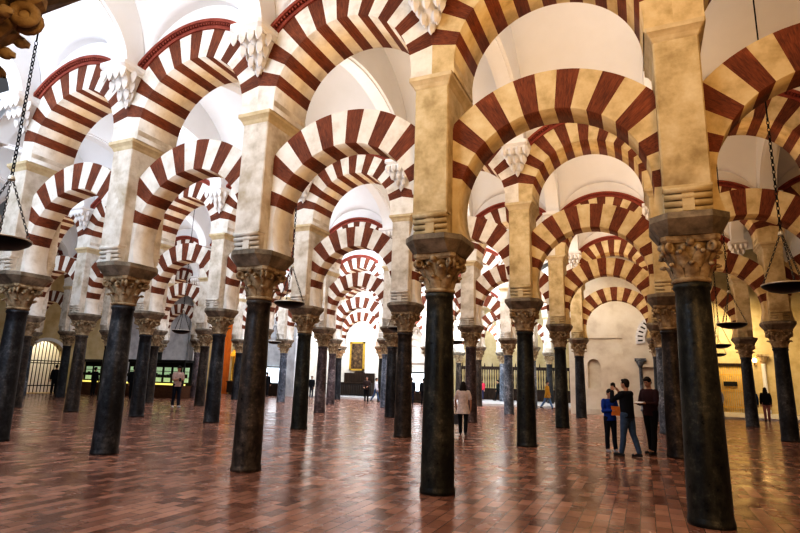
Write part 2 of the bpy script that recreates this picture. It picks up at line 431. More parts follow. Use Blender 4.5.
for k, (i0, i1) in ROWS.items():
    y = rowy(k); n = 0
    for i in range(i1, i0-1, -1):
        if (k, i) in SKIP: continue
        x = -BAY*i - (.20 if k < 0 else 0); od = ORD[n]; n += 1
        where = 'of %s counting from the left' % ROWN[k] if k >= 0 else 'at the left edge, close to the camera'
        mi = colmat(k, i)
        col = thing('column', ('%s column %s' % (MATN[mi], where)) if k < 0 else '%s column, %s %s' % (MATN[mi], od, where), 'column', (x, y, 0), 0, 'columns of the arcades')
        put('shaft', SHAFT[mi], col); cp = put('capital', CAPITAL, col); put('abacus', ABACUS, cp)
        put('impost_block', BLOCK, col)
        pr = thing('pier', ('%s stone pier %%s' % ('warm-lit' if x > -1 else 'pale')) % (('above the %s column %s' % (od, where)) if k >= 0 else 'above the column at the left edge'), 'pier', (x, y, 0), 0, 'upper piers')
        put('pillar', PILLAR_WARM if x > -1 else PILLAR, pr); md = MODILLION_WARM if x > -1 else MODILLION; put('modillion', md, pr)
        put('modillion', md, pr, (0,0,0), PI); put('cornice', CORNICE, pr)
        if k >= 0 and k <= 4 and i not in HIDDEN_CORBELS[k]:
            cb = put('stalactite_corbel', CORBEL, None, (x, y-.50, 0))
            tag(cb, 'white stalactite corbel over the %s pier %s' % (od, where), 'corbel', 'stalactite corbels')
    n = 0
    for i in range(i1, i0-1, -1):          # bay between i and i-1
        if i == i0 or k < 0: continue
        if (k, i) in SKIP and (k, i-1) in SKIP: continue
        if (k,i) in SKIP or (k,i-1) in SKIP: 
            if k == 4 or k > 4: continue
        x = -BAY*i + BAY/2; od = ORD[n]; n += 1
        ph = {(0,1):-6.5,(0,0):-9.55}.get((k,i), [0,-6.5,3][(i*5+k) % 3])
        BAYS.append((k, x))
        lo = thing('horseshoe_arch', 'red-and-cream lower arch between %s and %s columns of %s, from left' % (od, ORD[n], ROWN[k]), 'arch', (x, y, 0), 0, 'lower horseshoe arches')
        put('voussoir_ring', (LOWER_WARM if x > 0 else LOWER)[ph], lo)
        ph2 = 0
        up = thing('round_arch', 'red-and-cream upper arch between %s and %s columns of %s, from left' % (od, ORD[n], ROWN[k]), 'arch', (x, y, 0), 0, 'upper round arches')
        put('voussoir_ring', (UPPER_WARM if x > 0 else UPPER)[ph2], up); put('dentil_moulding', DENTIL, up)
        struct(put('ceiling_and_upper_wall', SPANDREL, None, (x, y, 0)))  # plaster wall above the arches; shares the vault's object name

# ------------------------------------------------------------------ vaults over the aisles
def vault(idx, yc, x0, x1):
    m = MB(); HY = AISLE/2 - .46; ny = 44; dx = BAY/28
    nx = int(round((x1-x0)/dx))
    def z(x, y):
        zb = 7.95 + 2.75*sqrt(max(0, 1-(y/(HY+.02))**2))
        u = ((x / BAY) % 1.0 - .5)*BAY        # 0 at mid bay (columns at multiples of BAY)
        zl = 7.95 + 1.22*sqrt(max(0, 1-(u/1.5)**2)) if abs(u) < 1.5 else 0
        return max(zb, zl)
    b = 0
    for i in range(nx+1):
        x = x0 + dx*i
        for j in range(ny+1):
            y = -HY*cos(PI*j/ny); m.v.append((x, yc+y, z(x, y)))
    for i in range(nx):
        for j in range(ny):
            q = i*(ny+1)+j; m.face([q, q+ny+1, q+ny+2, q+1], 0, True)
    return struct(m.build('ceiling_and_upper_wall', M['vault']))
def rib_mesh():
    m = MB(); HY = AISLE/2 - .47; n = 36
    for w, off in ((.24, 0), (.16, -.05)):
        b = len(m.v)
        for i in range(n+1):
            t = PI*i/n
            a = HY - .42; yi = -a*cos(t); zi = 7.97 + (1.45+off)*sin(t)
            yo = -HY*cos(t); zo = 7.97 + 2.85*sin(t)
            for xx, yy, zz in ((-w,yi,zi),(w,yi,zi),(w,yo,zo),(-w,yo,zo)): m.v.append((xx,yy,zz))
        for i in range(n):
            q = b+4*i
            for j in range(4): m.face([q+j, q+4+j, q+4+(j+1)%4, q+(j+1)%4], 0)
        m.face([b, b+1, b+2, b+3]); m.face([b+4*n+j for j in range(4)])
    return m.mesh('trim', M['vault'])
RIB = rib_mesh()
RX = {0:(-1,5),1:(-2,7),2:(-3,9),3:(-3,9),4:(-3,9),5:(0,6),6:(0,6)}
for k in range(0, 7):
    yc = rowy(k) - AISLE/2
    i0, i1 = RX[k]
    vault(k, yc, -BAY*i1 - BAY, -BAY*i0 + BAY)
    if k <= 4:
        for i in range(i0, i1+1):
            struct(put('trim_%d' % (k+1), RIB, None, (-BAY*i, yc, 0)))

# ------------------------------------------------------------------ floor and walls
M['pale'] = stone('pale_marble_floor', [(.50,.48,.45),(.62,.60,.57)], scale=1.5, rough=.25, bump=0)
M['warmwall'] = stone('ochre_plaster', [(.50,.38,.19),(.62,.50,.28),(.68,.57,.36)], scale=1.2, rough=.85, bump=.1)
M['greywall'] = stone('grey_ashlar', [(.36,.36,.36),(.50,.50,.49),(.60,.60,.58)], scale=1.3, rough=.85, bump=.15)
M['wood'] = stone('dark_walnut', [(.012,.008,.005),(.035,.02,.012),(.06,.035,.02)], scale=5, rough=.45, bump=.1, stretch=(3,3,.4))
M['brownwood'] = stone('brown_counter_wood', [(.06,.025,.012),(.11,.05,.025),(.15,.07,.035)], scale=5, rough=.45, bump=.1, stretch=(.5,3,3))
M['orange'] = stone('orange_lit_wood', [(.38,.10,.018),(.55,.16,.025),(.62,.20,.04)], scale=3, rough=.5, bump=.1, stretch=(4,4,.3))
M['gilt'] = plain('gilded_carving', (.75,.48,.10), .35, .7)
M['screen'] = plain('backlit_panel', (.8,.85,.9), .5, 0, (.82,.92,1), 2.2)
M['greenlit'] = plain('greenish_lit_glass_case', (.6,.75,.55), .4, 0, (.66,.9,.55), .33)
M['yellowlit'] = plain('lit_counter_strip', (.9,.8,.3), .4, 0, (1,.85,.22), .8)
M['black'] = plain('black_metal', (.012,.012,.012), .5, .2)
M['picture'] = stone('dark_old_painting', [(.02,.012,.008),(.10,.06,.03),(.25,.16,.08)], scale=4, rough=.4, bump=0)
M['glassy'] = plain('white_lattice', (.72,.73,.76), .5)

fl = MB(); fl.add([(-60,-8,0),(30,-8,0),(30,70,0),(-60,70,0)], [(0,1,2,3)]); struct(fl.build('floor', M['floor']))
pf = MB(); pf.box(-22,-0.4,36.45,47.6,.0,.13); struct(pf.build('floor', M['pale']))
pf = MB(); pf.box(4.4,12.2,34.3,41,.0,.10); struct(pf.build('floor', M['pale']))

def cutmesh(name, base, cutter, mat):
    a = bpy.data.objects.new('a', base.mesh('a', mat)); c = bpy.data.objects.new('c', cutter.mesh('c', mat))
    C.objects.link(a); C.objects.link(c)
    md = a.modifiers.new('b', 'BOOLEAN'); md.operation = 'DIFFERENCE'; md.object = c; md.solver = 'EXACT'
    dg = bpy.context.evaluated_depsgraph_get(); dg.update()
    me = bpy.data.meshes.new_from_object(a.evaluated_get(dg)); me.name = name
    bpy.data.objects.remove(a); bpy.data.objects.remove(c)
    return me
def archpoly(x0, x1, z0, zs, n=14):
    r = (x1-x0)/2; c = (x0+x1)/2
    return [(x0,z0)] + [(c - r*cos(PI*i/n), zs + r*sin(PI*i/n)) for i in range(n+1)] + [(x1,z0)]
H = 10.9
# left wall with arched grille window
wl = MB(); wl.box(-33.7,-33.2,28.6,36.0,0,H); struct(wl.build('wall_left', M['greywall']))
wl = MB(); wl.box(-33.7,-33.2,-6,28.6,0,H)
ct = MB(); pl = archpoly(22.3,25.1,.05,2.0); n_ = len(pl)
ct.add([(-34.2,y,z) for y,z in pl]+[(-32.8,y,z) for y,z in pl], [tuple(range(n_)), tuple(reversed(range(n_,2*n_)))]+[(i+n_,(i+1)%n_+n_,(i+1)%n_,i) for i in range(n_)])
struct(put('wall_left', cutmesh('wall_left', wl, ct, M['warmwall'])))
wb = MB(); wb.box(-35.2,-35.0,20.5,27,0,6); struct(wb.build('wall_yard', M['plaster']))
g = MB()
for i in range(12):
    y = 22.42+.235*i; top = 2.0 + sqrt(max(0, 1.4**2-(y-23.7)**2)) - .02
    g.tube([(-33.45,y,.06),(-33.45,y,top)], .028, 6)
for z in (.5,1.95,2.1): g.box(-33.48,-33.42,22.3,25.1,z-.03,z+.03)
w1 = struct(g.build('window_1', M['black']))
ar = MB(); b0 = 0; nn = 20
for i in range(nn+1):
    t = PI*i/nn
    for r in (1.4,1.62):
        for x in (-33.2,-33.1): ar.v.append((x, 23.7-r*cos(t), 2.0+r*sin(t)))
for i in range(nn):
    q = 4*i; ar.face([q,q+4,q+6,q+2]); ar.face([q+1,q+3,q+7,q+5]); ar.face([q+2,q+6,q+7,q+3]); ar.face([q,q+1,q+5,q+4])
struct(ar.build('trim_6', M['plaster']))
# back walls
b = MB(); b.box(-33.7,-22.0,35.9,36.3,0,H)
for x in (-33.0,-31.6,-30.75,-26.3): b.box(x-.08,x+.08,35.8,35.9,0,9.5)
b.box(-33.2,-22.0,35.82,35.9,4.45,4.6); struct(b.build('wall_back', M['greywall']))
b = MB(); b.box(-22.3,-22.0,36.3,41.3,0,H); b.box(-22.3,-16.4,41.0,41.4,0,H); b.box(-16.7,-16.4,41.4,47.8,0,H)
struct(b.build('wall_chapel', M['wall']))
b = MB(); b.box(-16.4,-.9,47.4,47.8,0,H); struct(b.build('wall_far', M['warmwall']))
# carved portal wall between the fifth-arcade columns
b = MB(); b.box(-13.72,-10.78,36.3,36.7,0,7.5)
b.box(-13.72,-10.78,36.2,36.3,2.7,2.85); b.box(-13.72,-10.78,36.18,36.3,5.2,5.4)
def relief_ring(m, cx, cz, r0, r1, y0, y1, t0=0, t1=PI, n=20, mat=0):
    b = len(m.v)
    for i in range(n+1):
        t = t0+(t1-t0)*i/n
        for r, y in ((r0,y1),(r0,y0),(r1,y0),(r1,y1)): m.v.append((cx+r*cos(t), y, cz+r*sin(t)))
    for i in range(n):
        q = b+4*i
        for j in range(4): m.face([q+j, q+4+j, q+4+(j+1)%4, q+(j+1)%4], mat)
relief_ring(b, -12.2, 3.4, 1.05, 1.3, 36.15, 36.3); relief_ring(b, -12.2, 3.4, .55, .7, 36.18, 36.3)
for x in (-13.4,-11.0): b.box(x-.12,x+.12,36.15,36.3,0,5.2)
for i in range(9): b.ball((-13.4+.3*i, 36.25, 4.95), (.1,.08,.14), 8, 6)
struct(b.build('wall_portal', M['wall']))
# right white wall with niche and sunk panel
base = MB(); base.box(-.9,4.05,31.75,32.25,0,H)
ct = MB(); ct.prism(archpoly(.06,.72,1.36,2.62), 31.5, 32.02); ct.prism([(.02,3.25),(1.9,3.25),(1.9,4.08),(.02,4.08)], 31.5, 31.86)
struct(put('wall_right', cutmesh('wall_right', base, ct, M['wall'])))
b = MB(); b.box(-.9,-.5,32.25,47.8,0,H); struct(b.build('wall_right', M['wall']))
b = MB(); b.box(3.65,4.05,32.25,41.0,0,H); struct(b.build('wall_right', M['warmwall']))
b = MB(); b.box(3.65,12.6,41.0,41.4,0,H); struct(b.build('wall_gate', M['warmwall']))
b = MB(); b.box(12.2,12.6,-6,41.0,0,H); struct(b.build('wall_right', M['wall']))
b = MB(); b.box(2.8,4.05,31.55,31.75,2.55,2.7); b.box(2.85,4.05,31.62,31.75,2.7,2.95); b.box(-.9,4.05,31.68,31.75,0,.3); struct(b.build('trim_7', M['wall']))
# blind lattice arch on the right wall
ba = thing('blind_arch', 'white pierced lattice arch on a slim engaged column, on the pale right wall', 'arch', (0,31.75,0))
m = MB(); relief_ring(m, 4.0, 4.0, .98, 1.45, -.12, .0, math.radians(75), math.radians(190), 18)
m.build('arch_band', M['glassy'], ba)
for i in range(9):
    t = math.radians(95+11*i); Mx = Matrix.Translation((4.0,0,4.0)) @ Matrix.Rotation(-(t-PI/2), 4, 'Y')
    m = MB(); m.box(-.035,.035,-.135,-.11,1.1,1.34,0,Mx); m.build('piercing', M['black'], ba)
m = MB(); m.lathe([(.12,.3),(.13,.36),(.085,.42),(.08,2.5),(.1,2.55)], 16, 0, (2.72,-.14)); m.lathe([(.09,2.5),(.13,2.62),(.2,2.78),(.2,2.84)], 12, 0, (2.72,-.14)); m.box(2.45,3.0,-.3,0,2.84,3.0)
m.build('engaged_column', M['marble'][4], ba)

# ------------------------------------------------------------------ furnishings along the walls
def counter(x0, x1, y, label, z_top):
    t = thing('display_counter', label, 'counter', ((x0+x1)/2, y, 0), 0, 'lit shop counters')
    w = (x1-x0)/2
    m = MB(); m.cbox(-w,w,-.4,.4,.0,.74,.03); m.box(-w-.03,w+.03,-.43,.43,.74,.79)
    nb = max(2, int(w*2/.9))
    for i in range(nb): m.box(-w+2*w*i/nb+.06,-w+2*w*(i+1)/nb-.06,-.415,-.39,.1,.66)
    m.build('cabinet', M['brownwood'], t)
    m = MB(); m.box(-w,w,-.41,-.1,.80,.90); m.build('lit_strip', M['yellowlit'], t)
    m = MB()
    n = int(w*2/.75)
    for i in range(n):
        xa = -w+.08+2*(w-.05)*i/n; xb = -w+.0+2*(w-.05)*(i+1)/n
        m.box(xa+.08,xb-.08,.25,.3,.97,z_top-.45)
    m.build('lit_case', M['greenlit'], t)
    m = MB(); m.box(-w,w,.31,.38,.79,z_top-.1); m.build('back_panel', M['wood'], t)
    m = MB()
    for z in (1.25,1.62): m.box(-w,w,-.05,.3,z,z+.03)
    for i in range(n*3):
        x = -w+.2+(2*w-.4)*i/(n*3-1); hh = .12+.14*random.random(); m.cbox(x-.06,x+.06,.0,.15,1.28,1.28+hh,.015)
    m.build('shelf', M['wood'], t)
    m = MB(); m.box(-w-.1,w+.1,-.42,.42,z_top-.16,z_top)
    for s in (-1,1): m.cbox(s*w-.05,s*w+.05,-.38,-.28,.79,z_top-.16,.01); m.cbox(s*w-.05,s*w+.05,.28,.38,.79,z_top-.16,.01)
    m.build('canopy_frame', M['black'], t)
counter(-33.0,-29.7,26.2,'glowing greenish shop counter under a dark canopy, the left one by the arched grille',2.3)
counter(-28.7,-23.2,26.2,'glowing greenish shop counter with brown wooden front, behind the man with the phone',2.35)

t = thing('engaged_column', 'slim pale engaged column on the grey wall left of the orange door', 'column', (-32.1,35.62,0))
m = MB(); m.lathe([(.17,0),(.17,.15),(.12,.22),(.105,3.75),(.12,3.8)], 18); m.build('shaft', M['plaster'], t)
m = MB(); m.lathe([(.11,3.8),(.15,3.95),(.25,4.2),(.25,4.3)], 18); m.box(-.28,.28,-.28,.2,4.3,4.42); m.build('capital', M['cap'], t)
t = thing('tall_door', 'tall narrow orange-lit panelled wooden door in the grey back wall', 'door', (-29.2,35.75,0))
m = MB(); m.box(-1.05,1.05,-.06,.05,0,6.6)
for i in range(2):
    for j in range(6): m.cbox(-.92+i*.96,-.04+i*.96,-.10,-.05,.25+j*1.05,1.15+j*1.05,.02)
m.build('door_leaf', M['orange'], t)
m = MB(); m.box(-1.25,-1.05,-.12,.05,0,6.8); m.box(1.05,1.25,-.12,.05,0,6.8); m.box(-1.25,1.25,-.12,.05,6.6,6.85); m.build('door_frame', M['warmwall'], t)
t = thing('gilded_altarpiece', 'small gilded altarpiece just right of the tall orange door', 'altarpiece', (-27.3,35.6,0))
m = MB(); m.cbox(-.7,.7,-.3,.1,.13,.95,.03); m.box(-.75,.75,-.34,.12,.95,1.02); m.build('altar_table', M['wood'], t)
m = MB(); m.box(-.62,.62,0,.1,1.02,3.4)
for s in (-1,1): m.lathe([(.09,1.02),(.09,1.1),(.06,1.2),(.055,2.9),(.09,3.0)], 12, 0, (s*.5,-.06))
m.prism([(-.72,3.0),(.72,3.0),(.72,3.15),(0,3.9),(-.72,3.15)], -.15, .1)
for i in range(5): m.ball((-.4+.2*i,-.1,3.25-.0*i+.12*(2-abs(i-2))), .06, 8, 6)
m.build('gilded_frame', M['gilt'], t)
m = MB(); m.prism(archpoly(-.35,.35,1.2,2.3), -.04, -.005); m.build('painting', M['picture'], t)

def lightbox(x, y, w, z0, z1, label):
    t = thing('light_box', label, 'screen', (x, y, 0), 0, 'backlit panels')
    m = MB(); m.cbox(-w,w,-.3,.1,.13 if y > 36 else 0,z0-.12,.03); m.box(-w*.9,w*.9,-.32,-.29,.25,z0-.25); m.build('base_cabinet', M['wood'], t)
    m = MB(); m.box(-w,w,-.12,.0,z0-.12,z0); m.box(-w,w,-.12,.0,z1,z1+.1); m.box(-w,-w+.1,-.12,0,z0,z1); m.box(w-.1,w,-.12,0,z0,z1); m.build('frame', M['black'], t)
    m = MB(); m.box(-w+.1,w-.1,-.06,-.01,z0,z1); m.build('bright_panel', M['screen'], t)
lightbox(-23.65,35.7,.88,1.0,2.15,'bright white backlit panel in a dark frame against the left back wall')
lightbox(-11.95,36.12,.85,.78,2.0,'bright white backlit panel under the carved relief portal at picture centre')
# chapel at the end of the nave
t = thing('altar', 'dark wooden altar bench below the tall painting at the end of the nave', 'altar', (-18.9,40.7,.0))
m = MB(); m.cbox(-1.45,1.45,-.45,.2,.13,1.1,.04); m.box(-1.5,1.5,-.5,.25,1.1,1.18); m.build('bench', M['wood'], t)
m = MB(); m.box(-1.4,1.4,.1,.25,1.18,1.95); m.prism([(-.5,1.95),(.5,1.95),(.35,2.1),(-.35,2.1)], .1, .25); m.build('back_board', M['wood'], t)
t = thing('painting', 'tall dark painting in a gilt frame above the altar at the end of the nave', 'painting', (-19.2,40.95,0))
m = MB(); m.box(-.55,.55,-.04,.0,2.3,4.4); m.build('canvas', M['picture'], t)
m = MB(); m.box(-.7,-.55,-.1,.02,2.15,4.55); m.box(.55,.7,-.1,.02,2.15,4.55); m.box(-.7,.7,-.1,.02,2.15,2.3); m.box(-.7,.7,-.1,.02,4.4,4.55); m.build('frame', M['gilt'], t)
def railing(x0, x1, y, label, h=.95, z=.13, pitch=.16, mat='black'):
    t = thing('railing', label, 'railing', ((x0+x1)/2, y, z)); w = (x1-x0)/2
    m = MB(); m.box(-w,w,-.03,.03,h-.05,h); m.box(-w,w,-.02,.02,.1,.14); m.build('rail', M[mat], t)
    m = MB(); n = int(2*w/pitch)
    for i in range(n+1): m.tube([(-w+2*w*i/n,0,0),(-w+2*w*i/n,0,h)], .022, 6)
    m.build('balusters', M[mat], t)
railing(-21.6,-16.9,39.2,'low black iron railing in front of the dark altar')
t = thing('choir_screen', 'dark carved wooden choir screen on the pale step, right of centre', 'screen', (-6.6,44.6,.13))
m = MB(); m.box(-4.6,4.6,-.1,.1,0,.9)
for i in range(12): m.cbox(-4.5+.77*i,-3.85+.77*i,-.14,-.1,.12,.8,.02)
m.build('panelled_base', M['wood'], t)
m = MB()
for i in range(47): m.lathe([(.02,.9),(.045,1.1),(.025,1.4),(.045,1.7),(.025,2.0),(.04,2.4)], 6, 0, (-4.55+.198*i,0))
m.build('balusters', M['wood'], t)
m = MB(); m.box(-4.65,4.65,-.16,.16,2.4,2.65)
for i in range(15): m.loft([([(-4.5+.64*i-.05,-.05),(-4.5+.64*i+.05,-.05),(-4.5+.64*i+.05,.05),(-4.5+.64*i-.05,.05)],2.65),([(-4.5+.64*i-.01,-.01),(-4.5+.64*i+.01,-.01),(-4.5+.64*i+.01,.01),(-4.5+.64*i-.01,.01)],2.95)])
m.build('cornice', M['wood'], t)
# gate on the right
t = thing('grille_gate', 'tall gilded bar gate in the ochre wall behind the big right column', 'gate', (8.1,40.95,.10))
m = MB(); m.box(-.95,-.82,-.1,.05,0,3.0); m.box(.82,.95,-.1,.05,0,3.0); m.box(-.95,.95,-.1,.05,2.9,3.05); m.build('gate_frame', M['wood'], t)
for s in (-1,1):
    m = MB()
    for i in range(7): m.tube([(s*(.06+.12*i),-.03,.02),(s*(.06+.12*i),-.03,2.9)], .022, 6)
    for z in (.3,1.3,2.3): m.box(min(s*.02,s*.82),max(s*.02,s*.82),-.05,-.02,z,z+.05)
    m.build('gate_leaf', M['gilt'], t)
m = MB(); m.box(-.6,.15,-.09,-.06,1.62,1.9); m.build('plaque', M['black'], t)
for x, lab in ((9.75,'slim pale engaged column right of the gilded gate, beside the glowing wall lamp'),):
    t = thing('engaged_column', lab, 'column', (x,40.85,.10))
    m = MB(); m.lathe([(.19,0),(.19,.2),(.13,.28),(.115,3.0),(.13,3.05)], 18); m.build('shaft', M['plaster'], t)
    m = MB(); m.lathe([(.12,3.05),(.17,3.2),(.27,3.42),(.27,3.5)], 18); m.box(-.3,.3,-.3,.15,3.5,3.62); m.build('capital', M['cap'], t)
t = thing('wall_lamp', 'small glowing wall lamp near the gilded gate at the right', 'lamp', (9.3,40.8,3.35))
m = MB(); m.ball((0,0,0), (.13,.13,.16), 12, 8); m.build('globe', M['bulb'], t)
m = MB(); m.tube([(0,.2,-.15),(0,.05,-.28),(0,0,-.16)], .02, 6); m.torus((0,0,-.15), .07, .015, 12, 6); m.build('bracket', M['iron'], t)

# ------------------------------------------------------------------ hanging lamps
def lamp_meshes():
    b = MB(); b.lathe([(.02,-.13),(.12,-.125),(.26,-.09),(.36,-.03),(.385,.0),(.385,.02),(.36,.02),(.33,-.02),(.24,-.06),(.1,-.09),(.02,-.095)], 32)
    dish = b.mesh('dish', M['iron'])
    r = MB(); r.torus((0,0,.02), .382, .014, 40, 6); rim = r.mesh('rim', M['rim'])
    def links(m, p0, p1, L=.05, r=.006):
        p0, p1 = Vector(p0), Vector(p1); d = p1-p0; n = max(2, int(d.length/(L*.8))); q = d.to_track_quat('Z','Y').to_matrix()
        for k in range(n):
            c = p0 + d*((k+.5)/n)
            Mx = q @ Matrix.Rotation(PI/2*(k % 2), 3, 'Z') @ Matrix.Rotation(PI/2, 3, 'X') @ Matrix.Diagonal((.55,1,1))
            m.torus(c, L*.5, r, 8, 4, 0, Mx)
    ch = []
    for k in range(3):
        a = 2*PI*k/3 + .5; m = MB(); links(m, (.375*cos(a), .375*sin(a), .02), (.02*cos(a), .02*sin(a), .93), .06, .008); ch.append(m.mesh('chain', M['chain']))
    m = MB(); links(m, (0,0,.97), (0,0,3.2), .085, .011); m.tube([(0,0,3.2),(0,0,7.25)], .013, 6); sus = m.mesh('suspension', M['iron'])
    h = MB(); h.ball((0,0,.95), (.05,.05,.045), 10, 6); h.torus((0,0,.93), .045, .012, 12, 6); hub = h.mesh('hub', M['rim'])
    g = MB()
    for k in range(6):
        a = 2*PI*k/6; g.ball((.2*cos(a), .2*sin(a), .0), (.03,.03,.05), 8, 6)
    return dish, rim, ch, sus, hub, g.mesh('bulb_ring', M['bulb'])
DISH, RIM, CHAINS, SUSP, HUB, BULBS = lamp_meshes()
LAMPS = [(-5.5,0,'dark dish lamp on chains at the left edge of the picture'),
         (5.25,1,'dark dish lamp on chains at the right edge, biggest of the right group'),
         (-5.25,1,'dark dish lamp on chains beside the nearest brown-grey column'),
         (5.25,2,'dark dish lamp on chains just left of the lamp at the right edge'),
         (-5.25,2,'dark dish lamp on chains between second and third arcades, near picture centre'),
         (-15.75,2,'dark dish lamp on chains above the man with the phone'),
         (5.68,3,'small far dish lamp behind the big right column, upper of the two'),
         (-15.75,3,'small far dish lamp left of centre by a pale blue-grey column'),
         (-5.25,3,'small far dish lamp in the nave right of centre'),
         (6.3,4,'small far dish lamp behind the big right column, lower of the two'),
         (-15.75,4,'smallest far dish lamp in the middle of the nave')]
for x, k, lab in LAMPS:
    t = thing('hanging_lamp', lab, 'lamp', (x, rowy(k)-AISLE/2, 3.40 if not (x > 5.3) else 3.25), random.random()*2, 'hanging dish lamps')
    dd = put('dish', DISH, t); put('rim', RIM, dd)
    for c in CHAINS: put('chain', c, t)
    put('suspension', SUSP, t); put('hub', HUB, t); put('bulb_ring', BULBS, t)

# ------------------------------------------------------------------ people
def solid(m, name, voxel, mat, parent=None, extra=None, smooth=2):
    """fuse the overlapping pieces in m into one continuous skin"""
    o = bpy.data.objects.new('t', m.mesh('t', mat)); C.objects.link(o)
    md = o.modifiers.new('r', 'REMESH'); md.mode = 'VOXEL'; md.voxel_size = voxel; md.use_smooth_shade = True
    sm = o.modifiers.new('s', 'SMOOTH'); sm.factor = .5; sm.iterations = smooth
    dg = bpy.context.evaluated_depsgraph_get(); dg.update()
    me = bpy.data.meshes.new_from_object(o.evaluated_get(dg)); me.name = name
    bpy.data.objects.remove(o)
    if not me.materials: me.materials.append(mat)
    if extra is not None:
        bm = bmesh.new(); bm.from_mesh(me); e = extra.mesh('e', mat); bm.from_mesh(e); bm.to_mesh(me); bm.free()
    return put(name, me, parent)
def limb(m, pts, rr, n=10):
    m.tube(pts, rr, n)
    for p, r in zip(pts, rr): m.ball(tuple(p), r, n, 7)
PM = {}
def cloth(col, rough=.85):
    if col not in PM:
        PM[col] = stone('cloth', [tuple(c*.75 for c in col), tuple(min(1,c*1.15) for c in col)], scale=14, rough=rough, bump=.15)
    return PM[col]
SKIN = stone('skin', [(.42,.24,.16),(.52,.31,.21)], scale=8, rough=.55, bump=0)
EYE = plain('dark_eye', (.02,.015,.012), .3)
def person(label, loc, fwd, h, top, bottom, shoes=(.03,.03,.03), hair=(.02,.014,.01), hairstyle='short', sleeve='long',
           armL=(5,8,15,0), armR=(5,8,15,0), legL=0, legR=0, kneeL=0, kneeR=0, nod=0, tunic=0, vox=.016, build=1.0, z=0):
    """fwd = world direction faced; arm = (forward swing, outward, elbow bend, forearm inward) in degrees"""
    s = h/1.75; R = math.radians
    t = thing('person', label, 'person', (loc[0], loc[1], z), math.atan2(-fwd[0], fwd[1]))
    t.scale = (s, s, s)
    B = MB(); TOP = MB(); TR = MB(); HN = MB(); SH = []
    # legs
    low = 1e9; feet = []
    for sd, sw, kn in ((-1, legL, kneeL), (1, legR, kneeR)):
        hip = Vector((sd*.092, 0, .92)); a = R(sw); k2 = R(sw-kn)
        knee = hip + .44*Vector((0, sin(a), -cos(a))); ank = knee + .41*Vector((0, sin(k2), -cos(k2)))
        feet.append((sd, hip, knee, ank, k2)); low = min(low, ank.z)
    dz = .075 - low
    for sd, hip, knee, ank, k2 in feet:
        for p in (hip, knee, ank): p.z += dz
        calf = knee.lerp(ank, .35) + Vector((0,-.012,0))
        limb(B, [hip, hip.lerp(knee,.5), knee, calf, ank], [.082,.066,.05,.052,.036])
        limb(TR, [hip+Vector((0,0,.02)), hip.lerp(knee,.5), knee, calf, ank+Vector((0,0,.03))], [.102*build,.086*build,.068,.066,.058])
        d = Vector((0, cos(k2*.6), sin(k2*.6)*.6)); toe = ank + d*.17 + Vector((sd*.02,0,-.045)); heel = ank + Vector((0,-.045,-.04))
        limb(B, [ank, ank+d*.09+Vector((0,0,-.03)), toe], [.034,.034,.024])
        S = MB(); limb(S, [heel, ank+d*.05+Vector((0,0,-.035)), toe], [.036,.042,.034]); S.ball(tuple(ank+Vector((0,0,-.005))), (.044,.048,.04), 10, 7)
        S.tube([heel+Vector((0,-.02,-.022)), toe+Vector((0,.02,-.016))], .016, 8); SH.append(S)
    # torso
    def ring(m, spec):
        m.loft([([(rx*cos(2*PI*i/16), cy_+ry*sin(2*PI*i/16)) for i in range(16)], z_+dz) for z_, rx, ry, cy_ in spec], 0, True)
    ring(B, [(.84,.10,.075,0),(.92,.155,.105,-.01),(1.02,.14,.095,0),(1.15,.145,.10,.005),(1.28,.165,.11,.005),(1.39,.165,.095,0),(1.45,.09,.07,-.005),(1.49,.05,.05,0)])
    g = .022*build; hem = .86-tunic
    ring(TOP, [(hem,.165+g+tunic*.35,.118+g+tunic*.3,-.005),(.95,.158+g+tunic*.08,.112+g,-.005),(1.05,.15*build+g,.105*build+g,.0),(1.16,.152*build+g,.108*build+g,.005),(1.29,.172+g,.115+g,.005),(1.40,.168+g,.10+g,0),(1.455,.10+g,.075+g,-.005),(1.475,.075,.07,-.005)])
    ring(TR, [(.80,.11,.08,0),(.86,.16*build,.115*build,-.01),(.94,.165*build,.118*build,-.01),(1.0,.155*build,.11*build,-.005)])
    # arms
    for sd, (sw, ow, eb, iw) in ((-1, armL), (1, armR)):
        S_ = Vector((sd*.185, -.005, 1.405+dz)); a = R(sw); o_ = R(ow); e = R(sw+eb); i_ = R(iw)
        E_ = S_ + .285*Vector((sd*sin(o_), sin(a)*cos(o_), -cos(a)*cos(o_)))
        fd = Vector((-sd*sin(i_), sin(e)*cos(i_), -cos(e)*cos(i_))); Wr = E_ + .245*fd
        limb(B, [S_, S_.lerp(E_,.5), E_, E_.lerp(Wr,.35), Wr], [.056,.047,.04,.039,.027])
        sl = [S_+Vector((-sd*.02,0,.0)), S_.lerp(E_,.5), E_, Wr-fd*.02] if sleeve == 'long' else [S_+Vector((-sd*.02,0,0)), S_.lerp(E_,.35), S_.lerp(E_,.75)]
        limb(TOP, sl, [.075,.066,.058,.046] if sleeve == 'long' else [.076,.068,.064])
        # hand: palm, four fingers, thumb
        q = fd.to_track_quat('Z','X').to_matrix()
        ax = Vector((0,0,1)).cross(fd); 
        if ax.length < .3: ax = Vector((0,1,0))
        wid = ax.normalized(); nrm = fd.cross(wid).normalized()
        pc = Wr + fd*.055
        MB.ball(B, tuple(pc), (.02,.036,.05), 10, 7, 0, True, Matrix((nrm, wid, fd)).transposed())
        limb(B, [Wr, pc], [.027,.024])
        for fi, (off, ln) in enumerate(((-.028,.066),(-.0095,.078),(.0095,.073),(.028,.056))):
            b0 = Wr + fd*.085 + wid*off; b1 = b0 + fd*ln*.5 - nrm*.006; b2 = b1 + fd*ln*.45 - nrm*.018; 
            limb(HN, [b0-fd*.015, b1, b2], [.0092,.0085,.007], 6)
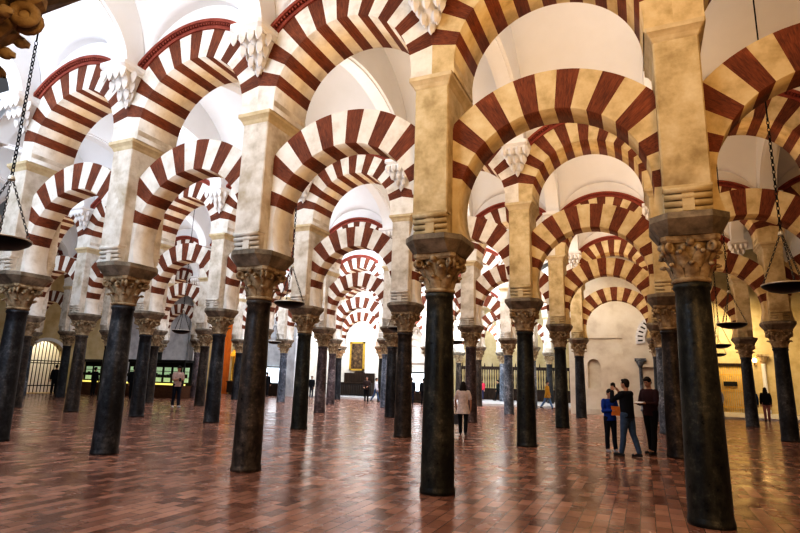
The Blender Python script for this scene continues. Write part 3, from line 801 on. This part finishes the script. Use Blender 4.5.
        tb = Wr + fd*.035 - wid*.03; limb(HN, [tb, tb+fd*.03-wid*.02-nrm*.006, tb+fd*.06-wid*.026-nrm*.014], [.0115,.010,.008], 6)
    # head
    nk = Vector((0,-.005,1.47+dz)); hc = Vector((0,.018+.05*sin(R(nod)),1.635+dz-.02*(1-cos(R(nod)))))
    limb(B, [nk-Vector((0,0,.05)), nk+Vector((0,.008,.08))], [.058,.052])
    HM = Matrix.Rotation(-R(nod), 3, 'X')
    def hp(x, y, z_): return tuple(hc + HM @ Vector((x, y, z_)))
    MB.ball(B, tuple(hc), (.074,.092,.112), 14, 10, 0, True, HM)
    MB.ball(B, hp(0,.03,-.055), (.055,.06,.06), 12, 8, 0, True, HM)
    limb(B, [Vector(hp(0,.086,.005)), Vector(hp(0,.105,-.025))], [.012,.016], 8)
    limb(B, [Vector(hp(-.022,.082,-.062)), Vector(hp(.022,.082,-.062))], [.011,.011], 8)
    for sd in (-1,1): MB.ball(B, hp(sd*.076,-.005,-.005), (.012,.022,.032), 8, 6, 0, True, HM)
    bo = solid(B, 'body', min(vox,.013), SKIN, t, HN)
    for sd in (-1,1): e = MB(); e.ball(hp(sd*.03,.081,.008), (.013,.01,.008), 8, 6); e.tube([hp(sd*.014,.088,.03), hp(sd*.045,.078,.03)], .005, 5); e.build('eye', EYE, t)
    solid(TOP, 'shirt' if sleeve == 'short' else 'jacket', vox, cloth(top), t)
    solid(TR, 'trousers', vox, cloth(bottom), t)
    for S in SH: solid(S, 'shoe', .011, cloth(shoes, .5), t)
    HR = MB()
    MB.ball(HR, hp(0,-.018,.028), (.083,.092,.10), 14, 10, 0, True, HM)
    MB.ball(HR, hp(0,.045,.085), (.06,.045,.032), 12, 8, 0, True, HM)
    for sd in (-1,1): MB.ball(HR, hp(sd*.068,.0,.04), (.018,.05,.05), 8, 6, 0, True, HM)
    if hairstyle == 'long':
        MB.ball(HR, hp(0,-.05,-.06), (.105,.07,.14), 12, 8, 0, True, HM)
        MB.ball(HR, hp(0,-.065,-.15), (.12,.055,.10), 12, 8, 0, True, HM)
    else:
        MB.ball(HR, hp(0,-.05,-.03), (.07,.05,.06), 12, 8, 0, True, HM)
    solid(HR, 'hair', .014, cloth(hair, .6), t)
    return t
def prop(name, label, cat, mesh, mat, loc, rz=0):
    o = mesh.build(name, mat, None, loc, rz); return tag(o, label, cat)
NAVY = (.012,.014,.022); JEANS = (.06,.10,.17); BLACK = (.01,.01,.012)
person('man in a pale pinkish shirt looking down at a phone, by the shop counter', (-17.3,19.7), (.75,-.35), 1.92, (.50,.36,.31), (.014,.016,.028), shoes=(.75,.75,.72), sleeve='short', armL=(12,6,95,35), armR=(12,6,95,35), legL=6, legR=-6, nod=28, vox=.014)
person('woman seen from behind in a white flared blouse and black trousers, long dark hair', (-2.2,16.25), (-.25,.97), 1.58, (.66,.56,.52), BLACK, hairstyle='long', sleeve='short', armL=(8,16,25,5), armR=(-6,14,18,0), legL=10, legR=-10, kneeR=18, tunic=.16, vox=.013)
person('boy in a bright blue jacket holding an orange folder', (2.03,14.84), (.55,-.83), 1.50, (.012,.055,.30), NAVY, shoes=(.3,.3,.32), armL=(10,8,88,42), armR=(10,8,88,42), legL=4, legR=-3, nod=18, vox=.013)
person('man in a dark navy jacket and blue jeans raising a camera', (2.45,14.15), (-.80,.45), 1.76, NAVY, JEANS, armL=(55,10,112,24), armR=(50,12,115,26), legL=9, legR=-9, kneeR=8, vox=.013, build=1.08)
person('tall man in a dark maroon top reading a white leaflet', (2.95,15.0), (-.6,-.8), 1.82, (.045,.018,.022), BLACK, armL=(14,6,80,25), armR=(14,6,80,25), legL=5, legR=-5, nod=24, vox=.013)
person('visitor in a dark brown coat standing in the nave, left of a pair', (-13.6,32.0), (.3,-.95), 1.68, (.05,.03,.025), BLACK, armL=(8,8,70,25), armR=(8,8,60,20), vox=.02)
person('visitor in a white shirt and blue jeans walking in the nave, right of a pair', (-14.0,34.2), (.9,.2), 1.62, (.6,.6,.62), JEANS, legL=16, legR=-16, kneeR=15, vox=.02)
person('dark-clothed visitor standing against the bright panel at picture centre, left of two', (-10.7,32.6), (-.5,.9), 1.68, (.02,.025,.04), (.02,.025,.045), vox=.02)
person('dark-clothed visitor at the right edge of the bright centre panel, right of two', (-10.05,33.0), (-.5,.9), 1.66, BLACK, BLACK, vox=.02)
person('dark silhouetted visitor before the bright panel at the left back wall', (-23.35,34.4), (-.2,1), 1.8, BLACK, BLACK, vox=.02)
person('visitor in a pink-red jacket far back on the pale step', (-8.85,42.5), (.2,-1), 1.55, (.65,.06,.10), (.03,.035,.08), vox=.02, z=.13)
person('visitor in black far back beside the pink-red jacket', (-9.25,42.7), (.1,-1), 1.6, BLACK, (.02,.03,.05), vox=.02, z=.13)
person('visitor in black far back between two pale columns', (-7.6,42.6), (-1,-.1), 1.6, (.02,.03,.028), BLACK, legL=15, legR=-15, vox=.02, z=.13)
person('visitor in a mustard coat and blue jeans striding past the pale step', (-2.75,35.6), (.92,-.2), 1.75, (.45,.24,.03), (.12,.20,.34), legL=20, legR=-20, kneeR=14, tunic=.14, vox=.02)
person('dark-clothed visitor beside the arched grille at the far left', (-31.5,23.4), (-.9,.4), 1.85, BLACK, BLACK, vox=.02)
person('visitor in dark clothes at the left shop counter, nearer the grille', (-29.85,24.9), (-.2,1), 1.78, BLACK, BLACK, armL=(25,8,60,10), vox=.02)
person('visitor in black between the two slate columns in front of the shop', (-23.6,22.6), (-.7,.7), 1.88, BLACK, (.012,.012,.014), legL=8, legR=-8, vox=.02)
person('visitor in a pale blue shirt near the gilded gate at the right', (6.35,33.2), (-.3,.95), 1.62, (.52,.58,.68), (.10,.10,.14), legL=10, legR=-10, vox=.018)
person('visitor in a blue jacket at the right, walking toward the gate', (7.85,33.2), (.1,1), 1.62, (.02,.07,.17), (.03,.03,.04), legL=10, legR=-10, vox=.018)
person('visitor in a black jacket and pinkish shorts at the right, beside the blue jacket', (8.42,33.3), (.1,1), 1.68, BLACK, (.34,.16,.15), hairstyle='long', legL=-8, legR=8, vox=.018)
person('dark-clothed visitor standing near the pale wall left of centre', (-19.6,34.8), (.3,-.9), 1.6, BLACK, (.05,.05,.055), vox=.02)
# things they hold
m = MB(); m.cbox(-.04,.04,-.006,.006,-.075,.075,.006); prop('phone', 'dark phone in the hands of the man in the pinkish shirt', 'phone', m, M['black'], (-16.93,19.47,1.27), .5)
m = MB(); m.cbox(-.16,.16,-.012,.012,-.11,.11,.01); m.box(-.15,.15,-.016,-.012,.03,.045); prop('folder', 'orange folder held by the boy in the blue jacket', 'folder', m, cloth((.55,.17,.03)), (2.21,14.57,.99), -.58)
m = MB(); m.add([(-.11,-.08,.0),(.11,-.08,.0),(.11,.08,.03),(-.11,.08,.03)], [(0,1,2,3)]); m.box(-.11,.11,-.082,-.078,-.002,.002); prop('leaflet', 'white leaflet held by the man in the maroon top', 'leaflet', m, M['plaster'], (2.71,14.67,1.20), -.5)
m = MB(); m.cbox(-.065,.065,-.03,.03,-.045,.045,.012); m.lathe([(.032,0),(.034,.05),(.03,.055)], 14, 0); m.cbox(-.025,.025,-.02,.02,.045,.065,.006); prop('camera', 'black camera held up by the man in the navy jacket', 'camera', m, M['black'], (2.16,14.31,1.60), 1.06)
m = MB(); m.loft([([(-.14,-.06),(.14,-.06),(.16,.06),(-.16,.06)], 0), ([(-.15,-.05),(.15,-.05),(.15,.05),(-.15,.05)], .30)]); m.tube([(-.08,0,.29),(-.06,0,.46),(.0,0,.52),(.06,0,.46),(.08,0,.29)], .012, 6); prop('handbag', 'black and white handbag carried by the woman in the white blouse', 'bag', m, cloth((.10,.10,.11)), (-2.50,16.33,.30), .3)

# ------------------------------------------------------------------ lights
def point(x, y, z, e, col, r=.25):
    l = bpy.data.lights.new('light', 'POINT'); l.energy = e; l.color = col; l.shadow_soft_size = r
    return put('light', l, None, (x, y, z))
def area(x, y, z, e, col, sx, sy, rot):
    l = bpy.data.lights.new('light', 'AREA'); l.shape = 'RECTANGLE'; l.size = sx; l.size_y = sy; l.energy = e; l.color = col
    o = put('light', l, None, (x, y, z)); o.rotation_euler = rot; return o
WARM = (1,.62,.24); COOL = (.74,.84,1)
for (k, x) in BAYS:                        # small floods under each arch and on the back of each lower arch
    if k > 4: continue
    g = 1.0 if x > -12 else .8
    area(x, rowy(k), 3.55, 5*g, WARM, .5, .3, (PI,0,0))
    area(x, rowy(k), 6.50, 7.5*g, WARM, .6, .3, (PI,0,0))
for k in range(0, 6):                      # general warm bounce in the aisles
    yc = rowy(k)-AISLE/2
    for x in (-21,-10.5,0):
        if k == 0 and x < -13: continue
        if k >= 4 and (x < -20 or x > -2): continue
        area(x, yc, 3.75, 40 if x < -5 else 60, (1,.9,.78) if k < 2 and x < -5 else (1,.76,.5), 5, .5, (PI,0,0))
for k in range(0, 6):                      # panels added under the vaults: cool daylight left, warm light right
    yc = rowy(k)-AISLE/2
    for x, e, c in ((-24,50,COOL),(-17.5,110,COOL),(-10.5,165,COOL),(-4.2,85,(.97,.96,.95)),(2.5,88,(1,.60,.22))):
        if k == 0 and x < -13: continue
        if k >= 4 and (x < -20 or x > 1): continue
        if k >= 3 and -20 < x < -3: e *= 2.4
        o = area(x, yc-1.7, 8.2, e*.75, c, 5, 1.2, (math.radians(62),0,0))      # toward +y, on the fronts of the next arcade
        area(x, yc, 7.4, e*.35, c if x < 0 else (.96,.96,1), 2.5, 2.5, (PI,0,0))
        area(x, yc, 9.2, e*.3, c if x < 0 else (.96,.96,1), 2.5, 2.5, (0,0,0))
def aim(o, tgt):
    o.rotation_euler = (Vector(tgt)-o.location).to_track_quat('-Z','Y').to_euler()
aim(area(-6, -1.5, 6.0, 430, (.68,.80,1), 5, 4, (0,0,0)), (-7.5, 8, 6.5))
aim(area(5.5, -1, 4.0, 230, (1,.58,.20), 3, 3, (0,0,0)), (3.5, 8, 5.5))
aim(area(-15.75, 32.6, 3.4, 45, (1,.46,.10), 1.5, .5, (0,0,0)), (-15.75, 35.2, 5.6))
for x, y, z, e in ((-8,41,7,700),(-18.5,38,6.5,230),(-26,32,7,200),(-12,33,6,200)):
    area(x, y, z, e, COOL, 4, 3, (math.radians(25),0,0))
area(8, 38, 6, 260, (1,.80,.50), 2, 2, (math.radians(30),0,0)); area(11.2, 33, 5, 90, COOL, 2, 2, (0,math.radians(-40),0)); area(1.5, 28.5, 5.5, 60, (1,.86,.7), 2, 2, (math.radians(60),0,0))
area(-29, 33.5, 3.5, 14, (1,.6,.2), 1, 1, (math.radians(90),0,0)); area(-34.4, 23.7, 5, 160, (1,.95,.8), 1, 3, (0,0,0))
w = bpy.data.worlds.new('World'); bpy.context.scene.world = w; w.use_nodes = True
w.node_tree.nodes['Background'].inputs[0].default_value = (.9,.93,1,1); w.node_tree.nodes['Background'].inputs[1].default_value = .10

# ------------------------------------------------------------------ camera
f, pit, rol, yaw = 541.72, .2034, -.0284, -.4214
cp, sp, cr, sr, cy, sy = cos(pit), sin(pit), cos(rol), sin(rol), cos(yaw), sin(yaw)
def W(X, Y, Z): return Vector((cy*X + sy*Y, -sy*X + cy*Y, Z))
right = W(cr, sp*sr, -cp*sr); up = W(sr, -sp*cr, cp*cr); fwd = W(0, cp, sp)
cam = bpy.data.cameras.new('Camera'); cam.sensor_width = 36; cam.lens = f/800*36; cam.clip_end = 300
co = put('Camera', cam)
co.matrix_world = Matrix(((right.x, up.x, -fwd.x, CAM[0]), (right.y, up.y, -fwd.y, CAM[1]), (right.z, up.z, -fwd.z, CAM[2]), (0,0,0,1)))
bpy.context.scene.camera = co
vs = bpy.context.scene.view_settings; vs.view_transform = 'Standard'; vs.exposure = .02
try: vs.look = 'High Contrast'
except Exception: pass
